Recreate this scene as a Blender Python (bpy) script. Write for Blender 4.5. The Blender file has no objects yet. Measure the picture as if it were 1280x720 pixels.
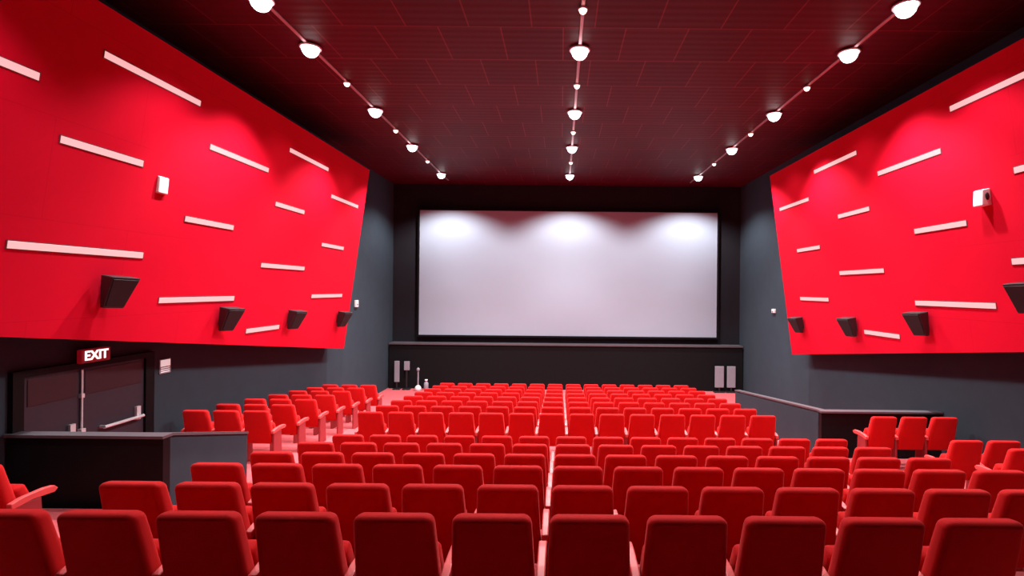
import bpy, bmesh, math, random
from mathutils import Matrix, Vector
random.seed(7)
S = bpy.context.scene
COL = S.collection
PI = math.pi

# ------------------------------------------------------------------ camera, world, exposure, lights set-up
CAM_Z = 4.1                                   # eye height above the flat floor in front of the screen
ROLL = 0.0096
cam_d = bpy.data.cameras.new('camera')
cam_d.sensor_width = 36.0
cam_d.lens = 18.0
cam_d.shift_x = -61 / 1280
cam_d.shift_y = 2 / 1280
cam_d.clip_start = 0.05
cam = bpy.data.objects.new('camera', cam_d)
COL.objects.link(cam)
r_ = Vector((math.cos(ROLL), 0, math.sin(ROLL)))
u_ = Vector((-math.sin(ROLL), 0, math.cos(ROLL)))
b_ = Vector((0, -1, 0))
cam.matrix_world = Matrix(((r_.x, u_.x, b_.x, 0), (r_.y, u_.y, b_.y, 0), (r_.z, u_.z, b_.z, CAM_Z), (0, 0, 0, 1)))
S.camera = cam
S.view_settings.view_transform = 'Standard'
S.view_settings.look = 'None'
S.view_settings.gamma = 1.0
S.view_settings.use_curve_mapping = False
EXPOSURE = 0.0
S.view_settings.exposure = EXPOSURE
W = bpy.data.worlds.new('world')
S.world = W
W.use_nodes = True
W.node_tree.nodes['Background'].inputs[0].default_value = (0.02, 0.02, 0.025, 1)
W.node_tree.nodes['Background'].inputs[1].default_value = 0.3
SPOT_W = 1800.0                               # watts of a main downlight
SPOT_ANGLE = math.radians(106)
SMALL_W = 160.0                               # watts of a small downlight between two main ones
LENS_E = 6.0
STRIP_E = 1.0

# ------------------------------------------------------------------ helpers
def tag(o, label=None, cat=None, group=None, kind=None):
    if label: o['label'] = label
    if cat: o['category'] = cat
    if group: o['group'] = group
    if kind: o['kind'] = kind
    return o

def obj(name, bm, mats, parent=None, loc=(0, 0, 0), smooth=False):
    me = bpy.data.meshes.new(name)
    bmesh.ops.recalc_face_normals(bm, faces=bm.faces[:])
    bm.to_mesh(me)
    bm.free()
    if not isinstance(mats, (list, tuple)): mats = [mats]
    for m in mats: me.materials.append(m)
    if smooth:
        for p in me.polygons: p.use_smooth = True
    o = bpy.data.objects.new(name, me)
    COL.objects.link(o)
    o.location = loc
    if parent: o.parent = parent
    return o

def empty(name, loc=(0, 0, 0), mat=None):
    o = bpy.data.objects.new(name, None)
    o.empty_display_size = 0.1
    COL.objects.link(o)
    if mat is not None: o.matrix_world = mat
    else: o.location = loc
    return o

def copy_tree(o, parent=None):
    c = o.copy()
    COL.objects.link(c)
    c.parent = parent
    for ch in list(o.children):
        copy_tree(ch, c)
    return c

def hexa(bm, pts, mi=0):
    """eight corners: bottom ring of four, top ring of four"""
    v = [bm.verts.new(p) for p in pts]
    for f in ((0, 3, 2, 1), (4, 5, 6, 7), (0, 1, 5, 4), (1, 2, 6, 5), (2, 3, 7, 6), (3, 0, 4, 7)):
        fa = bm.faces.new([v[i] for i in f])
        fa.material_index = mi
    return v

def box(bm, x0, x1, y0, y1, z0, z1, mi=0):
    return hexa(bm, [(x0, y0, z0), (x1, y0, z0), (x1, y1, z0), (x0, y1, z0),
                     (x0, y0, z1), (x1, y0, z1), (x1, y1, z1), (x0, y1, z1)], mi)

def bevel(bm, w, seg=2):
    bmesh.ops.recalc_face_normals(bm, faces=bm.faces[:])
    bmesh.ops.bevel(bm, geom=bm.edges[:], offset=w, segments=seg, profile=0.5, affect='EDGES', clamp_overlap=True)

def cyl(bm, p0, p1, r0, r1=None, n=16):
    p0, p1 = Vector(p0), Vector(p1)
    d = p1 - p0
    if r1 is None: r1 = r0
    m = Matrix.Translation((p0 + p1) / 2) @ d.to_track_quat('Z', 'Y').to_matrix().to_4x4()
    bmesh.ops.create_cone(bm, cap_ends=True, segments=n, radius1=r0, radius2=r1, depth=d.length, matrix=m)

def lathe(bm, prof, n=24):
    """prof: list of (radius, z) from bottom to top"""
    rings = []
    for r, z in prof:
        if r < 1e-5: rings.append([bm.verts.new((0, 0, z))])
        else: rings.append([bm.verts.new((r * math.cos(2 * PI * k / n), r * math.sin(2 * PI * k / n), z)) for k in range(n)])
    for a, b in zip(rings, rings[1:]):
        for k in range(n):
            if len(a) == 1 and len(b) > 1: bm.faces.new((a[0], b[k], b[(k + 1) % n]))
            elif len(b) == 1 and len(a) > 1: bm.faces.new((a[k], a[(k + 1) % n], b[0]))
            elif len(a) > 1: bm.faces.new((a[k], a[(k + 1) % n], b[(k + 1) % n], b[k]))
    for r in (rings[0], rings[-1]):
        if len(r) > 1: bm.faces.new(r)

# ------------------------------------------------------------------ materials
def mat(name, color, rough=0.6, metal=0.0, spec=0.5, emit=None, strength=0.0, noise=0.0, scale=8.0, bump=0.0, bscale=60.0, sheen=0.0, sheen_tint=(1, 1, 1)):
    m = bpy.data.materials.new(name)
    m.use_nodes = True
    nt = m.node_tree
    p = nt.nodes['Principled BSDF']
    p.inputs['Base Color'].default_value = (*color, 1)
    p.inputs['Roughness'].default_value = rough
    p.inputs['Metallic'].default_value = metal
    p.inputs['Specular IOR Level'].default_value = spec
    if sheen:
        p.inputs['Sheen Weight'].default_value = sheen
        p.inputs['Sheen Roughness'].default_value = 0.4
        p.inputs['Sheen Tint'].default_value = (*sheen_tint, 1)
    if emit:
        p.inputs['Emission Color'].default_value = (*emit, 1)
        p.inputs['Emission Strength'].default_value = strength
    if noise or bump:
        tc = nt.nodes.new('ShaderNodeTexCoord')
    if noise:
        n = nt.nodes.new('ShaderNodeTexNoise')
        n.inputs['Scale'].default_value = scale
        n.inputs['Detail'].default_value = 4
        nt.links.new(tc.outputs['Object'], n.inputs['Vector'])
        mx = nt.nodes.new('ShaderNodeMix')
        mx.data_type = 'RGBA'
        mx.inputs['A'].default_value = (*[c * (1 - noise) for c in color], 1)
        mx.inputs['B'].default_value = (*[min(1, c * (1 + noise)) for c in color], 1)
        nt.links.new(n.outputs['Fac'], mx.inputs['Factor'])
        nt.links.new(mx.outputs['Result'], p.inputs['Base Color'])
    if bump:
        n2 = nt.nodes.new('ShaderNodeTexNoise')
        n2.inputs['Scale'].default_value = bscale
        nt.links.new(tc.outputs['Object'], n2.inputs['Vector'])
        bp = nt.nodes.new('ShaderNodeBump')
        bp.inputs['Strength'].default_value = bump
        bp.inputs['Distance'].default_value = 0.01
        nt.links.new(n2.outputs['Fac'], bp.inputs['Height'])
        nt.links.new(bp.outputs['Normal'], p.inputs['Normal'])
    return m

M_seat = mat('red_velvet', (0.50, 0.003, 0.004), 0.85, spec=0.2, noise=0.12, scale=9, bump=0.15, bscale=220, sheen=0.35, sheen_tint=(1, 0.16, 0.16))
M_arm = mat('red_armrest', (0.70, 0.07, 0.07), 0.45, noise=0.06, scale=6)
M_leg = mat('seat_side_panel', (0.30, 0.02, 0.025), 0.6, noise=0.1)
M_carpet = mat('red_carpet', (0.55, 0.10, 0.11), 0.95, spec=0.1, noise=0.18, scale=14, bump=0.4, bscale=300)
M_wall = mat('dark_blue_grey_fabric', (0.029, 0.043, 0.056), 0.9, spec=0.2, noise=0.15, scale=3, bump=0.2, bscale=150)
M_endwall = mat('black_wall_cloth', (0.015, 0.014, 0.018), 0.9, spec=0.15, noise=0.15, scale=3, bump=0.2, bscale=150)
M_panel_back = mat('black_panel_backing', (0.008, 0.007, 0.008), 0.9, spec=0.1, noise=0.1)
M_black = mat('black_plastic', (0.012, 0.010, 0.013), 0.5, noise=0.1)
M_grille = mat('speaker_grille', (0.010, 0.009, 0.012), 0.75, noise=0.3, scale=90, bump=0.5, bscale=300)
M_gloss_black = mat('black_lacquer', (0.005, 0.005, 0.006), 0.5, spec=0.12, noise=0.1)
M_cap = mat('grey_rail_cap', (0.09, 0.075, 0.085), 0.4, noise=0.08)
M_metal = mat('brushed_steel', (0.72, 0.72, 0.74), 0.4, metal=0.3, noise=0.06)
M_track = mat('pale_track_metal', (0.45, 0.30, 0.32), 0.4, metal=0.5, noise=0.05)
M_white = mat('white_plastic', (0.80, 0.76, 0.76), 0.5, noise=0.03)
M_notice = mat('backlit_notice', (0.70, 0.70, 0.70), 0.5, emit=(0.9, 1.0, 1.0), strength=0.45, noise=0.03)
M_grey = mat('pale_grey_paint', (0.26, 0.25, 0.29), 0.6, noise=0.08)
M_door = mat('dark_purple_door', (0.022, 0.017, 0.027), 0.55, noise=0.15)
M_door2 = mat('dark_maroon_door_top', (0.024, 0.006, 0.010), 0.5, noise=0.15)
M_screen = mat('projection_screen', (0.33, 0.385, 0.46), 0.9, spec=0.1, noise=0.02, scale=2)
M_lens = mat('lamp_lens', (1, 1, 1), 0.3, emit=(1.0, 0.98, 1.0), strength=LENS_E, noise=0.01)
M_lens_small = mat('small_lamp_lens', (1, 1, 1), 0.3, emit=(1.0, 0.86, 0.74), strength=3.0, noise=0.01)
M_strip = mat('light_strip_diffuser', (0.16, 0.08, 0.08), 0.6, emit=(1.0, 0.46, 0.46), strength=STRIP_E, noise=0.02)
M_strip_frame = mat('light_strip_frame', (0.10, 0.03, 0.04), 0.5, noise=0.1)
M_exit = mat('exit_face', (0.10, 0.0, 0.005), 0.4, emit=(1.0, 0.01, 0.03), strength=0.12, noise=0.02)
M_exit_text = mat('exit_letters', (1, 0.8, 0.8), 0.4, emit=(1.0, 0.66, 0.66), strength=2.2, noise=0.01)

# red fabric of the big wall panels: fine weave with faint seams
M_panel = mat('red_panel_fabric', (0.52, 0.002, 0.018), 0.9, spec=0.06, noise=0.05, scale=1.5, bump=0.1, bscale=200)
def seams():
    nt = M_panel.node_tree
    p = nt.nodes['Principled BSDF']
    src = p.inputs['Base Color'].links[0].from_socket
    geo = nt.nodes.new('ShaderNodeNewGeometry')
    sx = nt.nodes.new('ShaderNodeSeparateXYZ')
    nt.links.new(geo.outputs['Position'], sx.inputs[0])
    cx = nt.nodes.new('ShaderNodeCombineXYZ')
    nt.links.new(sx.outputs['Y'], cx.inputs['X'])
    nt.links.new(sx.outputs['Z'], cx.inputs['Y'])
    br = nt.nodes.new('ShaderNodeTexBrick')
    br.inputs['Scale'].default_value = 1.0
    br.inputs['Brick Width'].default_value = 2.44
    br.inputs['Row Height'].default_value = 1.22
    br.inputs['Mortar Size'].default_value = 0.004
    br.inputs['Color1'].default_value = (1, 1, 1, 1)
    br.inputs['Color2'].default_value = (0.96, 0.96, 0.96, 1)
    br.inputs['Mortar'].default_value = (0.8, 0.8, 0.8, 1)
    nt.links.new(cx.outputs[0], br.inputs['Vector'])
    mul = nt.nodes.new('ShaderNodeMix')
    mul.data_type = 'RGBA'
    mul.blend_type = 'MULTIPLY'
    mul.inputs['Factor'].default_value = 1.0
    nt.links.new(src, mul.inputs['A'])
    nt.links.new(br.outputs['Color'], mul.inputs['B'])
    nt.links.new(mul.outputs['Result'], p.inputs['Base Color'])
seams()

# dark glossy ceiling boards with paler joints
def ceiling_mat():
    m = mat('dark_glossy_ceiling', (0.020, 0.006, 0.010), 0.55, spec=0.15)
    nt = m.node_tree
    p = nt.nodes['Principled BSDF']
    tc = nt.nodes.new('ShaderNodeTexCoord')
    br = nt.nodes.new('ShaderNodeTexBrick')
    br.offset = 0.5
    br.inputs['Scale'].default_value = 1.0
    br.inputs['Brick Width'].default_value = 1.05
    br.inputs['Row Height'].default_value = 1.22
    br.inputs['Mortar Size'].default_value = 0.012
    br.inputs['Color1'].default_value = (0.060, 0.001, 0.007, 1)
    br.inputs['Color2'].default_value = (0.074, 0.0015, 0.008, 1)
    br.inputs['Mortar'].default_value = (0.15, 0.018, 0.030, 1)
    nt.links.new(tc.outputs['Object'], br.inputs['Vector'])
    nt.links.new(br.outputs['Color'], p.inputs['Base Color'])
    wv = nt.nodes.new('ShaderNodeTexWave')
    wv.bands_direction = 'Y'
    wv.inputs['Scale'].default_value = 1.6
    wv.inputs['Distortion'].default_value = 0.6
    nt.links.new(tc.outputs['Object'], wv.inputs['Vector'])
    bp = nt.nodes.new('ShaderNodeBump')
    bp.inputs['Strength'].default_value = 0.12
    bp.inputs['Distance'].default_value = 0.02
    nt.links.new(wv.outputs['Fac'], bp.inputs['Height'])
    nt.links.new(bp.outputs['Normal'], p.inputs['Normal'])
    return m
M_ceiling = ceiling_mat()

# ------------------------------------------------------------------ room shell
XL, XR = -7.05, 7.52
Y0, Y1 = -3.0, 21.5
CEIL = CAM_Z + 4.37
# rows of seats: (distance of seat-back top from the camera, height of the tier they stand on)
REAR = [(2.82, 1.267), (3.69, 1.434), (4.61, 1.608), (5.50, 1.787), (6.50, 1.98), (7.50, 2.166)]
FRONT = [(9.25 + 0.905 * i, 2.25 + 0.0907 * i) for i in range(8)]
ROWS = [(y, CAM_Z - h - 1.0) for y, h in REAR + FRONT]

def floor_mesh():
    prof = [(Y0, ROWS[0][1] + 0.18), (ROWS[0][0] - 0.12, ROWS[0][1] + 0.18)]
    for i, (y, z) in enumerate(ROWS):
        ye = ROWS[i + 1][0] - 0.12 if i + 1 < len(ROWS) else 17.2
        prof += [(y - 0.12, z), (ye, z)]
    prof += [(17.2, 0.0), (Y1, 0.0)]
    bm = bmesh.new()
    a = [bm.verts.new((XL, y, z)) for y, z in prof]
    b = [bm.verts.new((XR, y, z)) for y, z in prof]
    for i in range(len(prof) - 1):
        bm.faces.new((a[i], b[i], b[i + 1], a[i + 1]))
    c = [bm.verts.new((XL, y, -0.3)) for y in (Y0, Y1)]
    d = [bm.verts.new((XR, y, -0.3)) for y in (Y0, Y1)]
    bm.faces.new((c[0], c[1], d[1], d[0]))
    bm.faces.new([a[0], *a[1:], c[1], c[0]])
    bm.faces.new([b[0], *b[1:], d[1], d[0]])
    bm.faces.new((a[0], c[0], d[0], b[0]))
    bm.faces.new((a[-1], b[-1], d[1], c[1]))
    return bm
tag(obj('floor', floor_mesh(), M_carpet), 'red carpeted stepped floor falling towards the screen', kind='structure')

def slab(name, x0, x1, y0, y1, z0, z1, m, label):
    bm = bmesh.new()
    box(bm, x0, x1, y0, y1, z0, z1)
    return tag(obj(name, bm, m), label, kind='structure')
slab('wall_left', XL - 0.2, XL, Y0, Y1, -0.3, CEIL, M_wall, 'dark blue-grey left side wall')
slab('wall_right', XR, XR + 0.2, Y0, Y1, -0.3, CEIL, M_wall, 'dark blue-grey right side wall')
slab('wall_front', XL - 0.2, XR + 0.2, Y1, Y1 + 0.2, -0.3, CEIL, M_endwall, 'black end wall behind the screen')
slab('wall_back', XL - 0.2, XR + 0.2, Y0 - 0.2, Y0, -0.3, CEIL, M_endwall, 'dark rear wall')
slab('ceiling', XL - 0.2, XR + 0.2, Y0 - 0.2, Y1 + 0.2, CEIL, CEIL + 0.15, M_ceiling, 'dark glossy maroon panelled ceiling')

# ledge under the screen
bm = bmesh.new()
box(bm, XL + 0.05, XR - 0.05, 20.95, Y1, 0.0, 1.80, 0)
box(bm, XL + 0.05, XR - 0.05, 20.90, Y1, 1.80, 1.86, 1)  # paler grey top strip paints in the highlight along the ledge
tag(obj('trim_1', bm, [M_panel_back, M_cap]), 'low black wall with a ledge under the screen', kind='structure')

# big red leaning side panels
TILT = 0.135
TH = math.atan(TILT)
def panel_x(side, z):                          # z relative to the eye
    return -6.55 + TILT * (z + 1.855) if side == 'L' else 7.02 - TILT * (z + 1.894)
def panel_bottom(side, y):
    return (-0.597 - 0.130 * (y - 5.82)) if side == 'L' else (-0.859 - 0.131 * (y - 7.59))
def panel_frame(side, y, z, off=0.0):
    """matrix whose local +X points out of the panel into the room, local Z up along it"""
    if side == 'L':
        R = Matrix.Rotation(TH, 4, 'Y')
    else:
        R = Matrix.Rotation(-TH, 4, 'Y') @ Matrix.Rotation(PI, 4, 'Z')
    return Matrix.Translation((panel_x(side, z), y, CAM_Z + z)) @ R @ Matrix.Translation((off, 0, 0))

for side, wname, lab in (('L', 'wall_left_panel', 'large red fabric wall panel leaning inward along the left wall'),
                         ('R', 'wall_right_panel', 'large red fabric wall panel leaning inward along the right wall')):
    top = 3.56 if side == 'L' else 3.50
    ya, yb = 4.2, 15.5
    sg = 1 if side == 'L' else -1
    wx = XL if side == 'L' else XR
    bm = bmesh.new()
    def P(y, z, off): return (panel_x(side, z) - sg * off, y, CAM_Z + z)
    ba, bb = panel_bottom(side, ya), panel_bottom(side, yb)
    hexa(bm, [P(ya, ba, 0), P(yb, bb, 0), P(yb, bb, 0.10), P(ya, ba, 0.10),
              P(ya, top, 0), P(yb, top, 0), P(yb, top, 0.10), P(ya, top, 0.10)], 0)
    e = 0.08
    hexa(bm, [P(ya + .05, ba + e, 0.10), P(yb - e, bb + e, 0.10), (wx, yb - e, CAM_Z + bb + e), (wx, ya + .05, CAM_Z + ba + e),
              P(ya + .05, top - e, 0.10), P(yb - e, top - e, 0.10), (wx, yb - e, CAM_Z + top - e), (wx, ya + .05, CAM_Z + top - e)], 1)
    tag(obj(wname, bm, [M_panel, M_panel_back]), lab, kind='structure')

# parapets beside the exit and along the right
def parapet(name, xi, xo, ya, yb, za, zb, label):
    t = 0.12 if xi < 0 else -0.12
    e = empty(name, ((xi + xo) / 2, ya, 0))
    def Lc(p): return (p[0] - (xi + xo) / 2, p[1] - ya, p[2])
    def hx(bm, pts): hexa(bm, [Lc(p) for p in pts])
    lo = min(za, zb) - 1.35
    a, b = min(xi, xo), max(xi, xo)
    bm = bmesh.new()
    hx(bm, [(a, ya, lo), (b, ya, lo), (b, ya + .12, lo), (a, ya + .12, lo), (a, ya, za), (b, ya, za), (b, ya + .12, za), (a, ya + .12, za)])
    obj('end_panel', bm, M_gloss_black, e)
    bm = bmesh.new()
    a2, b2 = min(xi, xi - t), max(xi, xi - t)
    hx(bm, [(a2, ya + .12, lo), (b2, ya + .12, lo), (b2, yb, lo), (a2, yb, lo), (a2, ya + .12, za), (b2, ya + .12, za), (b2, yb, zb), (a2, yb, zb)])
    obj('side_panel', bm, M_wall, e)
    bm = bmesh.new()
    c = 0.035
    hx(bm, [(a - .02, ya - .03, za), (b + .02, ya - .03, za), (b + .02, ya + .15, za), (a - .02, ya + .15, za),
            (a - .02, ya - .03, za + c), (b + .02, ya - .03, za + c), (b + .02, ya + .15, za + c), (a - .02, ya + .15, za + c)])
    hx(bm, [(a2 - .02, ya + .15, za), (b2 + .02, ya + .15, za), (b2 + .02, yb, zb), (a2 - .02, yb, zb),
            (a2 - .02, ya + .15, za + c), (b2 + .02, ya + .15, za + c), (b2 + .02, yb, zb + c), (a2 - .02, yb, zb + c)])
    obj('rail_cap', bm, M_cap, e)
    return tag(e, label, kind='structure')
parapet('wall_left_parapet', -5.03, XL + .03, 6.5, 8.25, CAM_Z - 1.94, CAM_Z - 2.37, 'low black parapet with grey cap in front of the exit door')
parapet('wall_right_parapet', 5.14, XR - .03, 10.05, 15.0, CAM_Z - 2.37, CAM_Z - 2.92, 'low dark parapet with grey cap along the right aisle')

# exit door on the left wall
door = tag(empty('door_1', (XL, 7.655, 1.14)), 'dark double exit door with steel push bars on left wall', kind='structure')
DT = CAM_Z - 1.22 - 1.14                        # height of the leaves
bm = bmesh.new()
box(bm, 0.0, 0.07, -1.12, -0.98, 0, DT + .09)
box(bm, 0.0, 0.07, 0.98, 1.16, 0, DT + .09)
box(bm, 0.0, 0.07, -0.98, 0.98, DT, DT + .09)
obj('door_frame', bm, M_gloss_black, door)
for k, (a, b) in enumerate(((-0.975, -0.17), (-0.16, 0.975))):
    bm = bmesh.new()
    box(bm, 0.0, 0.035, a, b, 0.0, DT - .005)
    lf = obj('door_leaf', bm, M_door, door)
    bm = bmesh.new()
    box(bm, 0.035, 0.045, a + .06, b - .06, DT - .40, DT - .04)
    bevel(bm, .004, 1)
    obj('upper_maroon_slab', bm, M_door2, lf)  # thin slab, darker and redder, over the upper part of the leaf
    bm = bmesh.new()
    ya, yb = (a + .12, b - .10) if k == 0 else (a + .30, b - .10)
    zb = CAM_Z - 2.16 - 1.14
    cyl(bm, (.12, ya, zb), (.12, yb, zb), .024, n=12)
    cyl(bm, (.035, ya + .03, zb), (.12, ya + .03, zb), .022, n=10)
    cyl(bm, (.035, yb - .02, zb), (.12, yb - .02, zb), .022, n=10)
    box(bm, .035, .075, yb - .08, yb, zb - .06, zb + .16)
    obj('push_bar', bm, M_metal, lf, smooth=False)
bm = bmesh.new()
cyl(bm, (.06, -0.165, .10), (.06, -0.165, DT - .02), .014, n=10)
box(bm, .035, .09, -0.20, -0.13, CAM_Z - 2.18 - 1.14 - .10, CAM_Z - 2.18 - 1.14 + .08)
box(bm, .035, .08, -0.19, -0.14, CAM_Z - 1.62 - 1.14 - .03, CAM_Z - 1.62 - 1.14 + .03)
obj('vertical_rod', bm, M_metal, door)

# ------------------------------------------------------------------ seats
def seat_back_bm():
    bm = bmesh.new()
    # tapered, leaning slab: wider at the bottom, rear face at y = 0 at the top
    zb, zt = 0.36, 1.0
    lean = 0.15
    wb, wt = 0.252, 0.222
    tb, tt = 0.15, 0.115
    hexa(bm, [(-wb, lean, zb), (wb, lean, zb), (wb, lean + tb, zb), (-wb, lean + tb, zb),
              (-wt, 0.0, zt), (wt, 0.0, zt), (wt, tt, zt - .012), (-wt, tt, zt - .012)])
    bevel(bm, 0.044, 4)
    # a little belly in the padding
    for v in bm.verts:
        s = max(0.0, 1 - (v.co.x / .25) ** 2) * max(0.0, 1 - ((v.co.z - .7) / .32) ** 2)
        mid = lean * (1 - (v.co.z - zb) / (zt - zb)) + .065
        v.co.y += (0.012 if v.co.y > mid else -0.012) * s
        if v.co.z > .9: v.co.z += 0.010 * max(0.0, 1 - (v.co.x / .22) ** 2)
    return bm

def make_seat():
    e = empty('cinema_seat')
    o = obj('backrest', seat_back_bm(), M_seat, e, smooth=True)
    bm = bmesh.new()                            # cushion tipped up against the back
    hexa(bm, [(-.228, .325, .33), (.228, .325, .33), (.228, .47, .36), (-.228, .47, .36),
              (-.215, .20, .70), (.215, .20, .70), (.215, .305, .74), (-.215, .305, .74)])
    bevel(bm, .035, 3)
    obj('seat_cushion', bm, M_seat, e, smooth=True)
    arm_on(e, -0.275)
    return e

def arm_bm(x):
    bm = bmesh.new()
    prof = [(.10, .56), (.10, .615), (.20, .640), (.40, .650), (.50, .640), (.535, .605), (.50, .575), (.30, .585)]
    a = [bm.verts.new((x - .026, y, z)) for y, z in prof]
    b = [bm.verts.new((x + .026, y, z)) for y, z in prof]
    n = len(prof)
    bm.faces.new(a)
    bm.faces.new(b[::-1])
    for i in range(n):
        bm.faces.new((a[i], a[(i + 1) % n], b[(i + 1) % n], b[i]))
    bevel(bm, .008, 2)
    return bm

def leg_bm(x):
    bm = bmesh.new()
    hexa(bm, [(x - .02, .12, 0), (x + .02, .12, 0), (x + .02, .42, 0), (x - .02, .42, 0),
              (x - .02, .13, .585), (x + .02, .13, .585), (x + .02, .38, .580), (x - .02, .38, .580)])
    bevel(bm, .008, 1)
    return bm

def arm_on(e, x):
    obj('armrest', arm_bm(x), M_arm, e)
    obj('side_panel', leg_bm(x), M_leg, e)

proto = make_seat()
proto_end = copy_tree(proto)                    # a row's last seat also carries the right-hand arm
arm_on(proto_end, 0.275)
used = {'mid': False, 'end': False}
def project(x, y, z):
    u = x * math.cos(ROLL) + (z - CAM_Z) * math.sin(ROLL)
    v = -x * math.sin(ROLL) + (z - CAM_Z) * math.cos(ROLL)
    return 701 + 640 * u / y, 362 - 640 * v / y
ORD = ['first', 'second', 'third', 'fourth', 'fifth', 'sixth', 'seventh', 'eighth', 'ninth', 'tenth', 'eleventh', 'twelfth', 'thirteenth', 'fourteenth']

def place_seat(x, y, z, end, label, group):
    k = 'end' if end else 'mid'
    src = proto_end if end else proto
    if used[k]: o = copy_tree(src)
    else:
        o = src
        used[k] = True
    o.location = (x, y, z)
    tag(o, label, 'cinema seat', group)
    return o

PITCH = 0.55
# near block: six rows of fourteen, those in the frame
ROWN = ['nearest row', 'second row', 'third row', 'fourth row', 'fifth row', 'sixth row']
for r, (y, z) in enumerate(ROWS[:6]):
    xs = [-3.4 + PITCH * (j + .5) for j in range(14)]
    vis = [x for x in xs if -45 < project(x, y, z + .95)[0] < 1322]
    for j, x in enumerate(vis):
        where = f'{ORD[j]} from the left in the {ROWN[r]}'
        if r == 0: lab = f'red cinema seat, {ORD[j]} from the left in the row nearest the camera'
        else: lab = f'red cinema seat, {where} of near block'
        place_seat(x, y, z, x == xs[-1], lab, 'cinema seats of the near centre block')
# far block in front of the screen: eight rows of fourteen
for r, (y, z) in enumerate(ROWS[6:]):
    for j in range(14):
        x = -0.144 + PITCH * (j - 6)
        lab = f'red cinema seat, {ORD[j]} from the left in {ORD[r]} row of far block'
        place_seat(x, y, z, j == 13, lab, 'cinema seats of the far centre block')
# left side block along the wall
COLN = ['wall-side', 'middle', 'aisle-side']
for r, (y, z) in enumerate(ROWS[6:13]):
    for j, x in enumerate((-6.62, -6.07, -5.52)):
        lab = f'red {COLN[j]} cinema seat in the {ORD[r]} row of the block by the left wall'
        place_seat(x, y, z, j == 2, lab, 'cinema seats along the left wall')
place_seat(-5.25, 4.53, ROWS[2][1], True, 'red cinema seat cut by the left photo edge, in front of the black parapet', 'cinema seats along the left wall')
# right side block
for r, xs, rn in ((6, (5.9, 6.45, 7.0), 'row against the right parapet'), (5, (6.02, 6.57), 'second row behind the right parapet'), (4, (6.0,), '')):
    for j, x in enumerate(xs):
        y, z = ROWS[r]
        if r == 4: lab = 'red cinema seat cut by the right photo edge, in the block by right wall'
        else: lab = f'red cinema seat, {ORD[j]} from the aisle in the {rn}'
        place_seat(x, y, z, False, lab, 'cinema seats along the right wall')

# ------------------------------------------------------------------ projection screen
sc = tag(empty('projection_screen', (0.30, 21.3, CAM_Z - 1.93)), 'wide pale projection screen on the black end wall', 'projection screen')
hw, hh = 6.19, 5.18
bm = bmesh.new()
box(bm, -hw, hw, 0, .03, 0, hh)
obj('screen_surface', bm, M_screen, sc)
bm = bmesh.new()
for x0, x1, z0, z1 in ((-hw - .07, -hw, -.07, hh + .07), (hw, hw + .07, -.07, hh + .07), (-hw, hw, -.07, 0), (-hw, hw, hh, hh + .07)):
    box(bm, x0, x1, -.02, .199, z0, z1)
obj('screen_frame', bm, M_panel_back, sc)

# ------------------------------------------------------------------ light strips on the red panels
STRIPS = {
 'L': [(5.20, 5.84, 2.37, 'cut by the left photo edge, near the top of left red panel'),
       (6.58, 8.33, 2.97, 'long and steep, nearest of the top row on left red panel'),
       (8.69, 10.42, 2.37, 'second in the second row down on left red panel'),
       (11.08, 12.91, 2.97, 'furthest of the top row on left red panel'),
       (13.28, 15.02, 2.37, 'furthest in the second row down on left red panel'),
       (6.18, 7.40, 1.76, 'just left of the small white box on left red panel'),
       (10.84, 12.05, 1.76, 'short, furthest in the third row down on left red panel'),
       (8.36, 9.59, 1.10, 'short, just beyond and below the white box on left red panel'),
       (13.14, 14.45, 1.10, 'short, near the far edge in the fourth row of left red panel'),
       (5.76, 7.63, 0.45, 'widest looking, above the nearest speaker on left red panel'),
       (10.64, 12.43, 0.45, 'level with and beyond the widest one on left red panel'),
       (8.06, 9.91, -0.23, 'above the second nearest speaker on left red panel'),
       (12.99, 14.80, -0.23, 'above the furthest speaker on left red panel'),
       (10.45, 11.67, -0.91, 'lowest of all, between two speakers on left red panel')],
 'R': [(6.60, 8.39, 3.02, 'long and steep at the photo edge, topmost, right red panel'),
       (11.05, 12.89, 3.02, 'furthest of the top row on right red panel'),
       (8.70, 10.42, 2.42, 'nearer in the second row down on right red panel'),
       (13.34, 15.09, 2.42, 'near the far edge in the second row of right red panel'),
       (6.18, 7.38, 1.78, 'cut by the photo edge above the white box, right red panel'),
       (10.85, 12.06, 1.78, 'short, furthest in the third row down on right red panel'),
       (8.35, 9.57, 1.15, 'below and beyond the white box on right red panel'),
       (13.08, 14.32, 1.15, 'short, near the far edge in the fourth row of right red panel'),
       (5.80, 7.60, 0.48, 'cut by the photo edge above the nearest speaker, right red panel'),
       (10.62, 12.30, 0.46, 'middle distance in the fifth row down on right red panel'),
       (7.98, 9.79, -0.19, 'long, above the second nearest speaker on right red panel'),
       (12.97, 14.49, -0.19, 'above the furthest speaker on right red panel'),
       (10.38, 11.58, -0.89, 'lowest of all, between two speakers on right red panel')]}
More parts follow.
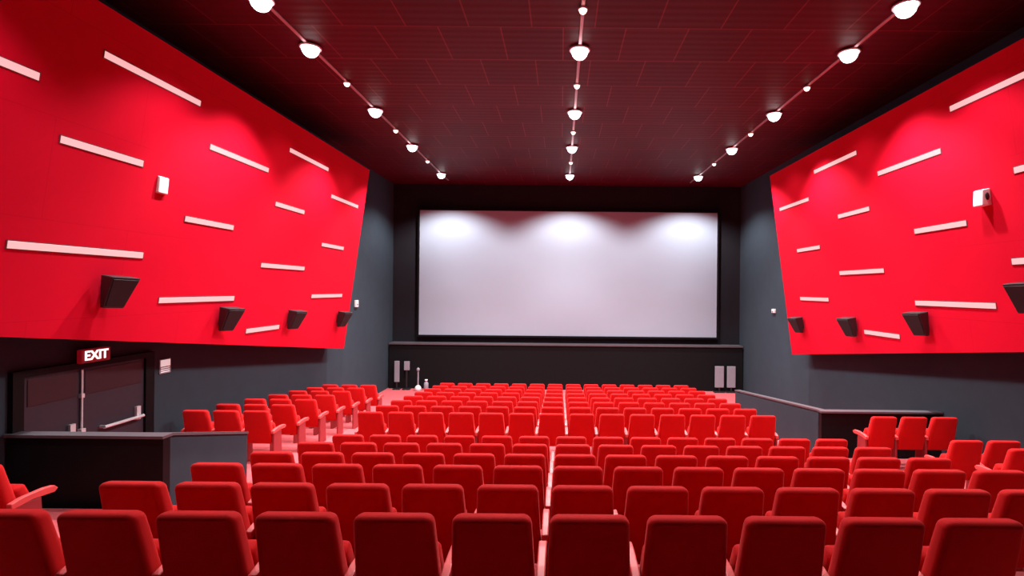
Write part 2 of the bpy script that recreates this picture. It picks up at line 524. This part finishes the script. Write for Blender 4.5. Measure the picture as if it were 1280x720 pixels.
for side in 'LR':
    for ya, yb, z, lab in STRIPS[side]:
        L = (yb - ya) / 2
        e = empty('light_strip', mat=panel_frame(side, (ya + yb) / 2, z))
        tag(e, 'pale light strip, ' + lab, 'light strip', 'light strips on the left red panel' if side == 'L' else 'light strips on the right red panel')
        bm = bmesh.new()
        box(bm, 0.0, .008, -L - .012, L + .012, -.054, -.044)
        box(bm, 0.0, .008, -L - .012, L + .012, .044, .054)
        box(bm, 0.0, .008, -L - .012, -L, -.044, .044)
        box(bm, 0.0, .008, L, L + .012, -.044, .044)
        obj('strip_frame', bm, M_strip_frame, e)
        bm = bmesh.new()
        box(bm, 0.0, .014, -L, L, -.044, .044)
        bevel(bm, .004, 1)
        obj('diffuser', bm, M_strip, e)

# ------------------------------------------------------------------ speakers on the red panels
def make_speaker(side, y, z, label):
    m = panel_frame(side, y, z)
    sgn = -1 if side == 'L' else 1
    e = empty('wall_speaker', mat=m)
    yaw = Matrix.Rotation(sgn * 0.30, 4, 'Z')
    bm = bmesh.new()
    hexa(bm, [(.10, -.13, -.23), (.17, -.13, -.23), (.17, .13, -.23), (.10, .13, -.23),
              (.10, -.17, .22), (.35, -.18, .22), (.35, .18, .22), (.10, .17, .22)])
    bevel(bm, .015, 2)
    bmesh.ops.transform(bm, matrix=yaw, verts=bm.verts[:])
    obj('cabinet', bm, M_black, e)
    bm = bmesh.new()
    hexa(bm, [(.181, -.11, -.20), (.196, -.11, -.205), (.196, .11, -.205), (.181, .11, -.20),
              (.340, -.155, .19), (.355, -.155, .185), (.355, .155, .185), (.340, .155, .19)])
    bmesh.ops.transform(bm, matrix=yaw, verts=bm.verts[:])
    obj('grille', bm, M_grille, e)
    bm = bmesh.new()
    box(bm, 0.0, .02, -.09, .09, -.12, .12)
    box(bm, .02, .15, -.03, .03, -.04, .04)
    obj('wall_bracket', bm, M_black, e)
    return tag(e, label, 'speaker', 'speakers on the red panels')
K = 0.963
for side, y, z, lab in (
    ('L', 7.40, -0.07, 'black wedge speaker nearest the camera on left red panel'),
    ('L', 10.02, -0.61, 'second nearest black wedge speaker on left red panel'),
    ('L', 12.55, -0.77, 'third nearest black wedge speaker on left red panel'),
    ('L', 15.35, -0.92, 'furthest black wedge speaker at the edge of left red panel'),
    ('R', 7.60, -0.03, 'black wedge speaker cut by the photo edge on right red panel'),
    ('R', 9.97, -0.57, 'second nearest black wedge speaker on right red panel'),
    ('R', 12.41, -0.81, 'third nearest black wedge speaker on right red panel'),
    ('R', 15.15, -0.95, 'furthest black wedge speaker at the edge of right red panel')):
    make_speaker(side, y * K, z * K, lab)

# ------------------------------------------------------------------ ceiling downlights on their tracks
LINES = ((-4.57, 'left'), (0.30, 'centre'), (5.17, 'right'))
for x, nm in LINES:
    bm = bmesh.new()
    box(bm, -.03, .03, 0, 17.6, -.03, 0)
    bevel(bm, .006, 1)
    tag(obj('light_track', bm, M_track, loc=(x, 3.0, CEIL)), f'thin pale light track along the {nm} of the dark ceiling', 'light track', 'ceiling light tracks')

def lamp_light(parent, watts, color, z, angle=SPOT_ANGLE):
    ld = bpy.data.lights.new('lamp_light', 'SPOT')
    ld.energy = watts
    ld.spot_size = angle
    ld.spot_blend = 0.5
    ld.shadow_soft_size = 0.10
    ld.color = color
    lo = bpy.data.objects.new('lamp_light', ld)
    COL.objects.link(lo)
    lo.parent = parent
    lo.location = (0, 0, z)

def downlight(x, y, big, label, watts):
    e = empty('ceiling_downlight' if big else 'small_downlight', (x, y, CEIL - .03))
    R = .15 if big else .06
    bm = bmesh.new()
    lathe(bm, [(R * 1.15, -.02), (R * 1.22, -.02), (R * 1.22, 0), (R * .6, 0)] if False else [(R * 1.20, -.025), (R * 1.25, -.015), (R * 1.25, 0.0)])
    obj('trim_ring', bm, M_metal, e)
    bm = bmesh.new()
    prof = [(R * 1.0, -.025)]
    bmn = 6
    for i in range(1, bmn + 1):
        a = PI / 2 * i / bmn
        prof.append((R * math.cos(a) if i < bmn else 0.0, -.025 - R * 1.05 * math.sin(a)))
    lathe(bm, prof[::-1], 20)
    obj('lens', bm, M_lens if big else M_lens_small, e, smooth=True)
    if watts: lamp_light(e, watts, (1, 0.98, 1.0) if big else (1, .90, .82), -.04 - R * 1.05, math.radians(136) if y > 19 or abs(x) < 1 else SPOT_ANGLE)
    tag(e, label, 'ceiling light', 'main downlights' if big else 'small downlights between the main ones')

BIG = [(4.60, None), (7.73, 'nearest the top edge of the photo'), (9.26, 'nearest large'), (12.5, 'second nearest'), (15.6, 'third nearest'), (19.4, 'furthest')]
for x, nm in LINES:
    for y, lab in BIG:
        small_scale = 0.7 if y == 7.73 else 1.0
        if y == 7.73 and nm == 'centre': continue
        w = SPOT_W * {7.73: 0.42, 4.6: 0.30, 19.4: 0.80}.get(y, 1.0)
        if y == 4.60: lab = 'above the nearest seats'
        downlight(x, y, True, f'bright white ceiling downlight, {lab}, on the {nm} track', w)
    for y, lab in ((10.84, 'nearest'), (14.05, 'second'), (17.4, 'furthest')):
        downlight(x, y, False, f'small ceiling downlight, {lab} of the dim ones on the {nm} track', SMALL_W)
downlight(0.30, 7.9, False, 'small dim ceiling downlight near the top edge of photo, centre track', SMALL_W)

# ------------------------------------------------------------------ small fixtures
# exit sign
ex = tag(empty('exit_sign', (XL + .07, 7.63, CAM_Z - 1.04)), 'glowing red EXIT sign above the dark double door', 'exit sign')
bm = bmesh.new()
box(bm, 0.0, .07, -.24, .24, -.10, .10)
bevel(bm, .01, 2)
obj('sign_box', bm, M_exit, ex)
cu = bpy.data.curves.new('lettering', 'FONT')
cu.body = 'EXIT'
cu.size = .19
cu.align_x = 'CENTER'
cu.align_y = 'CENTER'
cu.extrude = .003
cu.offset = 0.004
cu.materials.append(M_exit_text)
tmp = bpy.data.objects.new('lettering', cu)
COL.objects.link(tmp)
me = bpy.data.meshes.new_from_object(tmp.evaluated_get(bpy.context.evaluated_depsgraph_get()))
bpy.data.objects.remove(tmp)
tx = bpy.data.objects.new('lettering', me)
COL.objects.link(tx)
tx.parent = ex
tx.location = (.074, 0, 0)
tx.rotation_euler = (PI / 2, 0, PI / 2)

# small sign on the dark wall beyond the door
sg = tag(empty('wall_notice', (XL, 9.12, CAM_Z - 1.43)), 'small white and grey notice on the dark wall beyond the door', 'notice')
bm = bmesh.new()
box(bm, 0, .02, -.13, .13, -.13, .13)
bevel(bm, .004, 1)
obj('board', bm, M_grey, sg)
bm = bmesh.new()
box(bm, .02, .024, -.11, .11, .0, .115)
obj('white_sheet', bm, M_notice, sg)
bm = bmesh.new()
for k in range(3):
    box(bm, .02, .023, -.10, .10, -.035 - .035 * k, -.02 - .035 * k)
obj('text_lines', bm, M_notice, sg)

# white boxes high on the red panels
for side, y, z, lab in (('L', 7.79, 1.53, 'small white box fixed high on left red panel'), ('R', 7.92, 1.49, 'small white box with a dark opening high on right red panel')):
    e = tag(empty('wall_fixture', mat=panel_frame(side, y, z)), lab, 'wall fixture')
    bm = bmesh.new()
    d = .15 if side == 'R' else .05
    hexa(bm, [(0, -.10, -.13), (d, -.09, -.12), (d, .09, -.12), (0, .10, -.13),
              (0, -.10, .13), (d * .75, -.09, .12), (d * .75, .09, .12), (0, .10, .13)])
    bevel(bm, .012, 2)
    obj('housing', bm, M_white, e)
    if side == 'R':
        bm = bmesh.new()
        bmesh.ops.create_uvsphere(bm, u_segments=16, v_segments=8, radius=1.0, matrix=Matrix.Translation((.062, .10, .01)) @ Matrix.Diagonal((.032, .012, .06, 1)))
        obj('opening', bm, M_black, e, smooth=True)

# tiny white boxes on the dark walls near the screen
for x, sgn, y, z, lab in ((XL, 1, 17.6, -0.55, 'tiny white box on dark left wall just past the red panel'), (XR, -1, 18.0, -0.68, 'tiny white box on dark right wall just past the red panel')):
    e = tag(empty('wall_sensor', (x, y, CAM_Z + z)), lab, 'wall sensor')
    bm = bmesh.new()
    box(bm, min(0, .06 * sgn), max(0, .06 * sgn), -.12, .12, -.12 if sgn > 0 else -.07, .12 if sgn > 0 else .07)
    bevel(bm, .012, 2)
    obj('housing', bm, M_white, e)
    bm = bmesh.new()
    bmesh.ops.create_uvsphere(bm, u_segments=12, v_segments=6, radius=.035, matrix=Matrix.Translation((.06 * sgn, 0, -.02)))
    obj('sensor_dome', bm, M_grey, e, smooth=True)

# pale uprights on the floor at both ends of the ledge
def upright(x, w, z0, z1, lab, m=M_grey):
    e = tag(empty('upright_panel', (x, 20.72, 0)), lab, 'upright panel')
    bm = bmesh.new()
    box(bm, -w / 2, w / 2, -.025, .025, z0, z1)
    bevel(bm, .012, 2)
    obj('panel', bm, m, e)
    bm = bmesh.new()
    box(bm, -w / 2 - .04, w / 2 + .04, -.12, .12, 0, .04)
    box(bm, -.03, .03, -.02, .02, .04, z0)
    obj('foot', bm, M_black, e)
upright(6.45, .36, .20, 1.06, 'pale grey upright panel at right end of ledge, nearer the screen')
upright(6.93, .34, .20, 1.06, 'pale grey upright panel at right end of ledge, beside the side wall')
upright(-6.60, .20, .30, 1.15, 'tall pale grey upright panel at left end of the ledge')
upright(-6.20, .22, .78, 1.14, 'short pale upright panel raised on a dark foot, left of ledge')

e = tag(empty('floor_stand', (-5.68, 20.5, 0)), 'thin grey stand with white base on floor left of screen', 'stand')
bm = bmesh.new()
lathe(bm, [(.13, 0), (.13, .10), (.10, .17), (.04, .22)])
obj('base', bm, M_white, e, smooth=True)
bm = bmesh.new()
cyl(bm, (0, 0, .21), (0, 0, .80), .03, n=10)
obj('pole', bm, M_grey, e)
bm = bmesh.new()
lathe(bm, [(.03, .78), (.06, .80), (.06, .88), (.02, .92), (0, .92)])
obj('head', bm, M_grey, e, smooth=True)
e = tag(empty('canister', (-5.38, 20.6, 0)), 'small pale canister on floor beside the thin stand', 'canister')
bm = bmesh.new()
lathe(bm, [(.08, 0), (.09, .02), (.09, .28), (.06, .33)])
obj('body', bm, M_grey, e, smooth=True)
bm = bmesh.new()
lathe(bm, [(.035, .33), (.035, .38), (.06, .39), (.06, .43), (0, .43)])
obj('cap', bm, M_white, e, smooth=True)
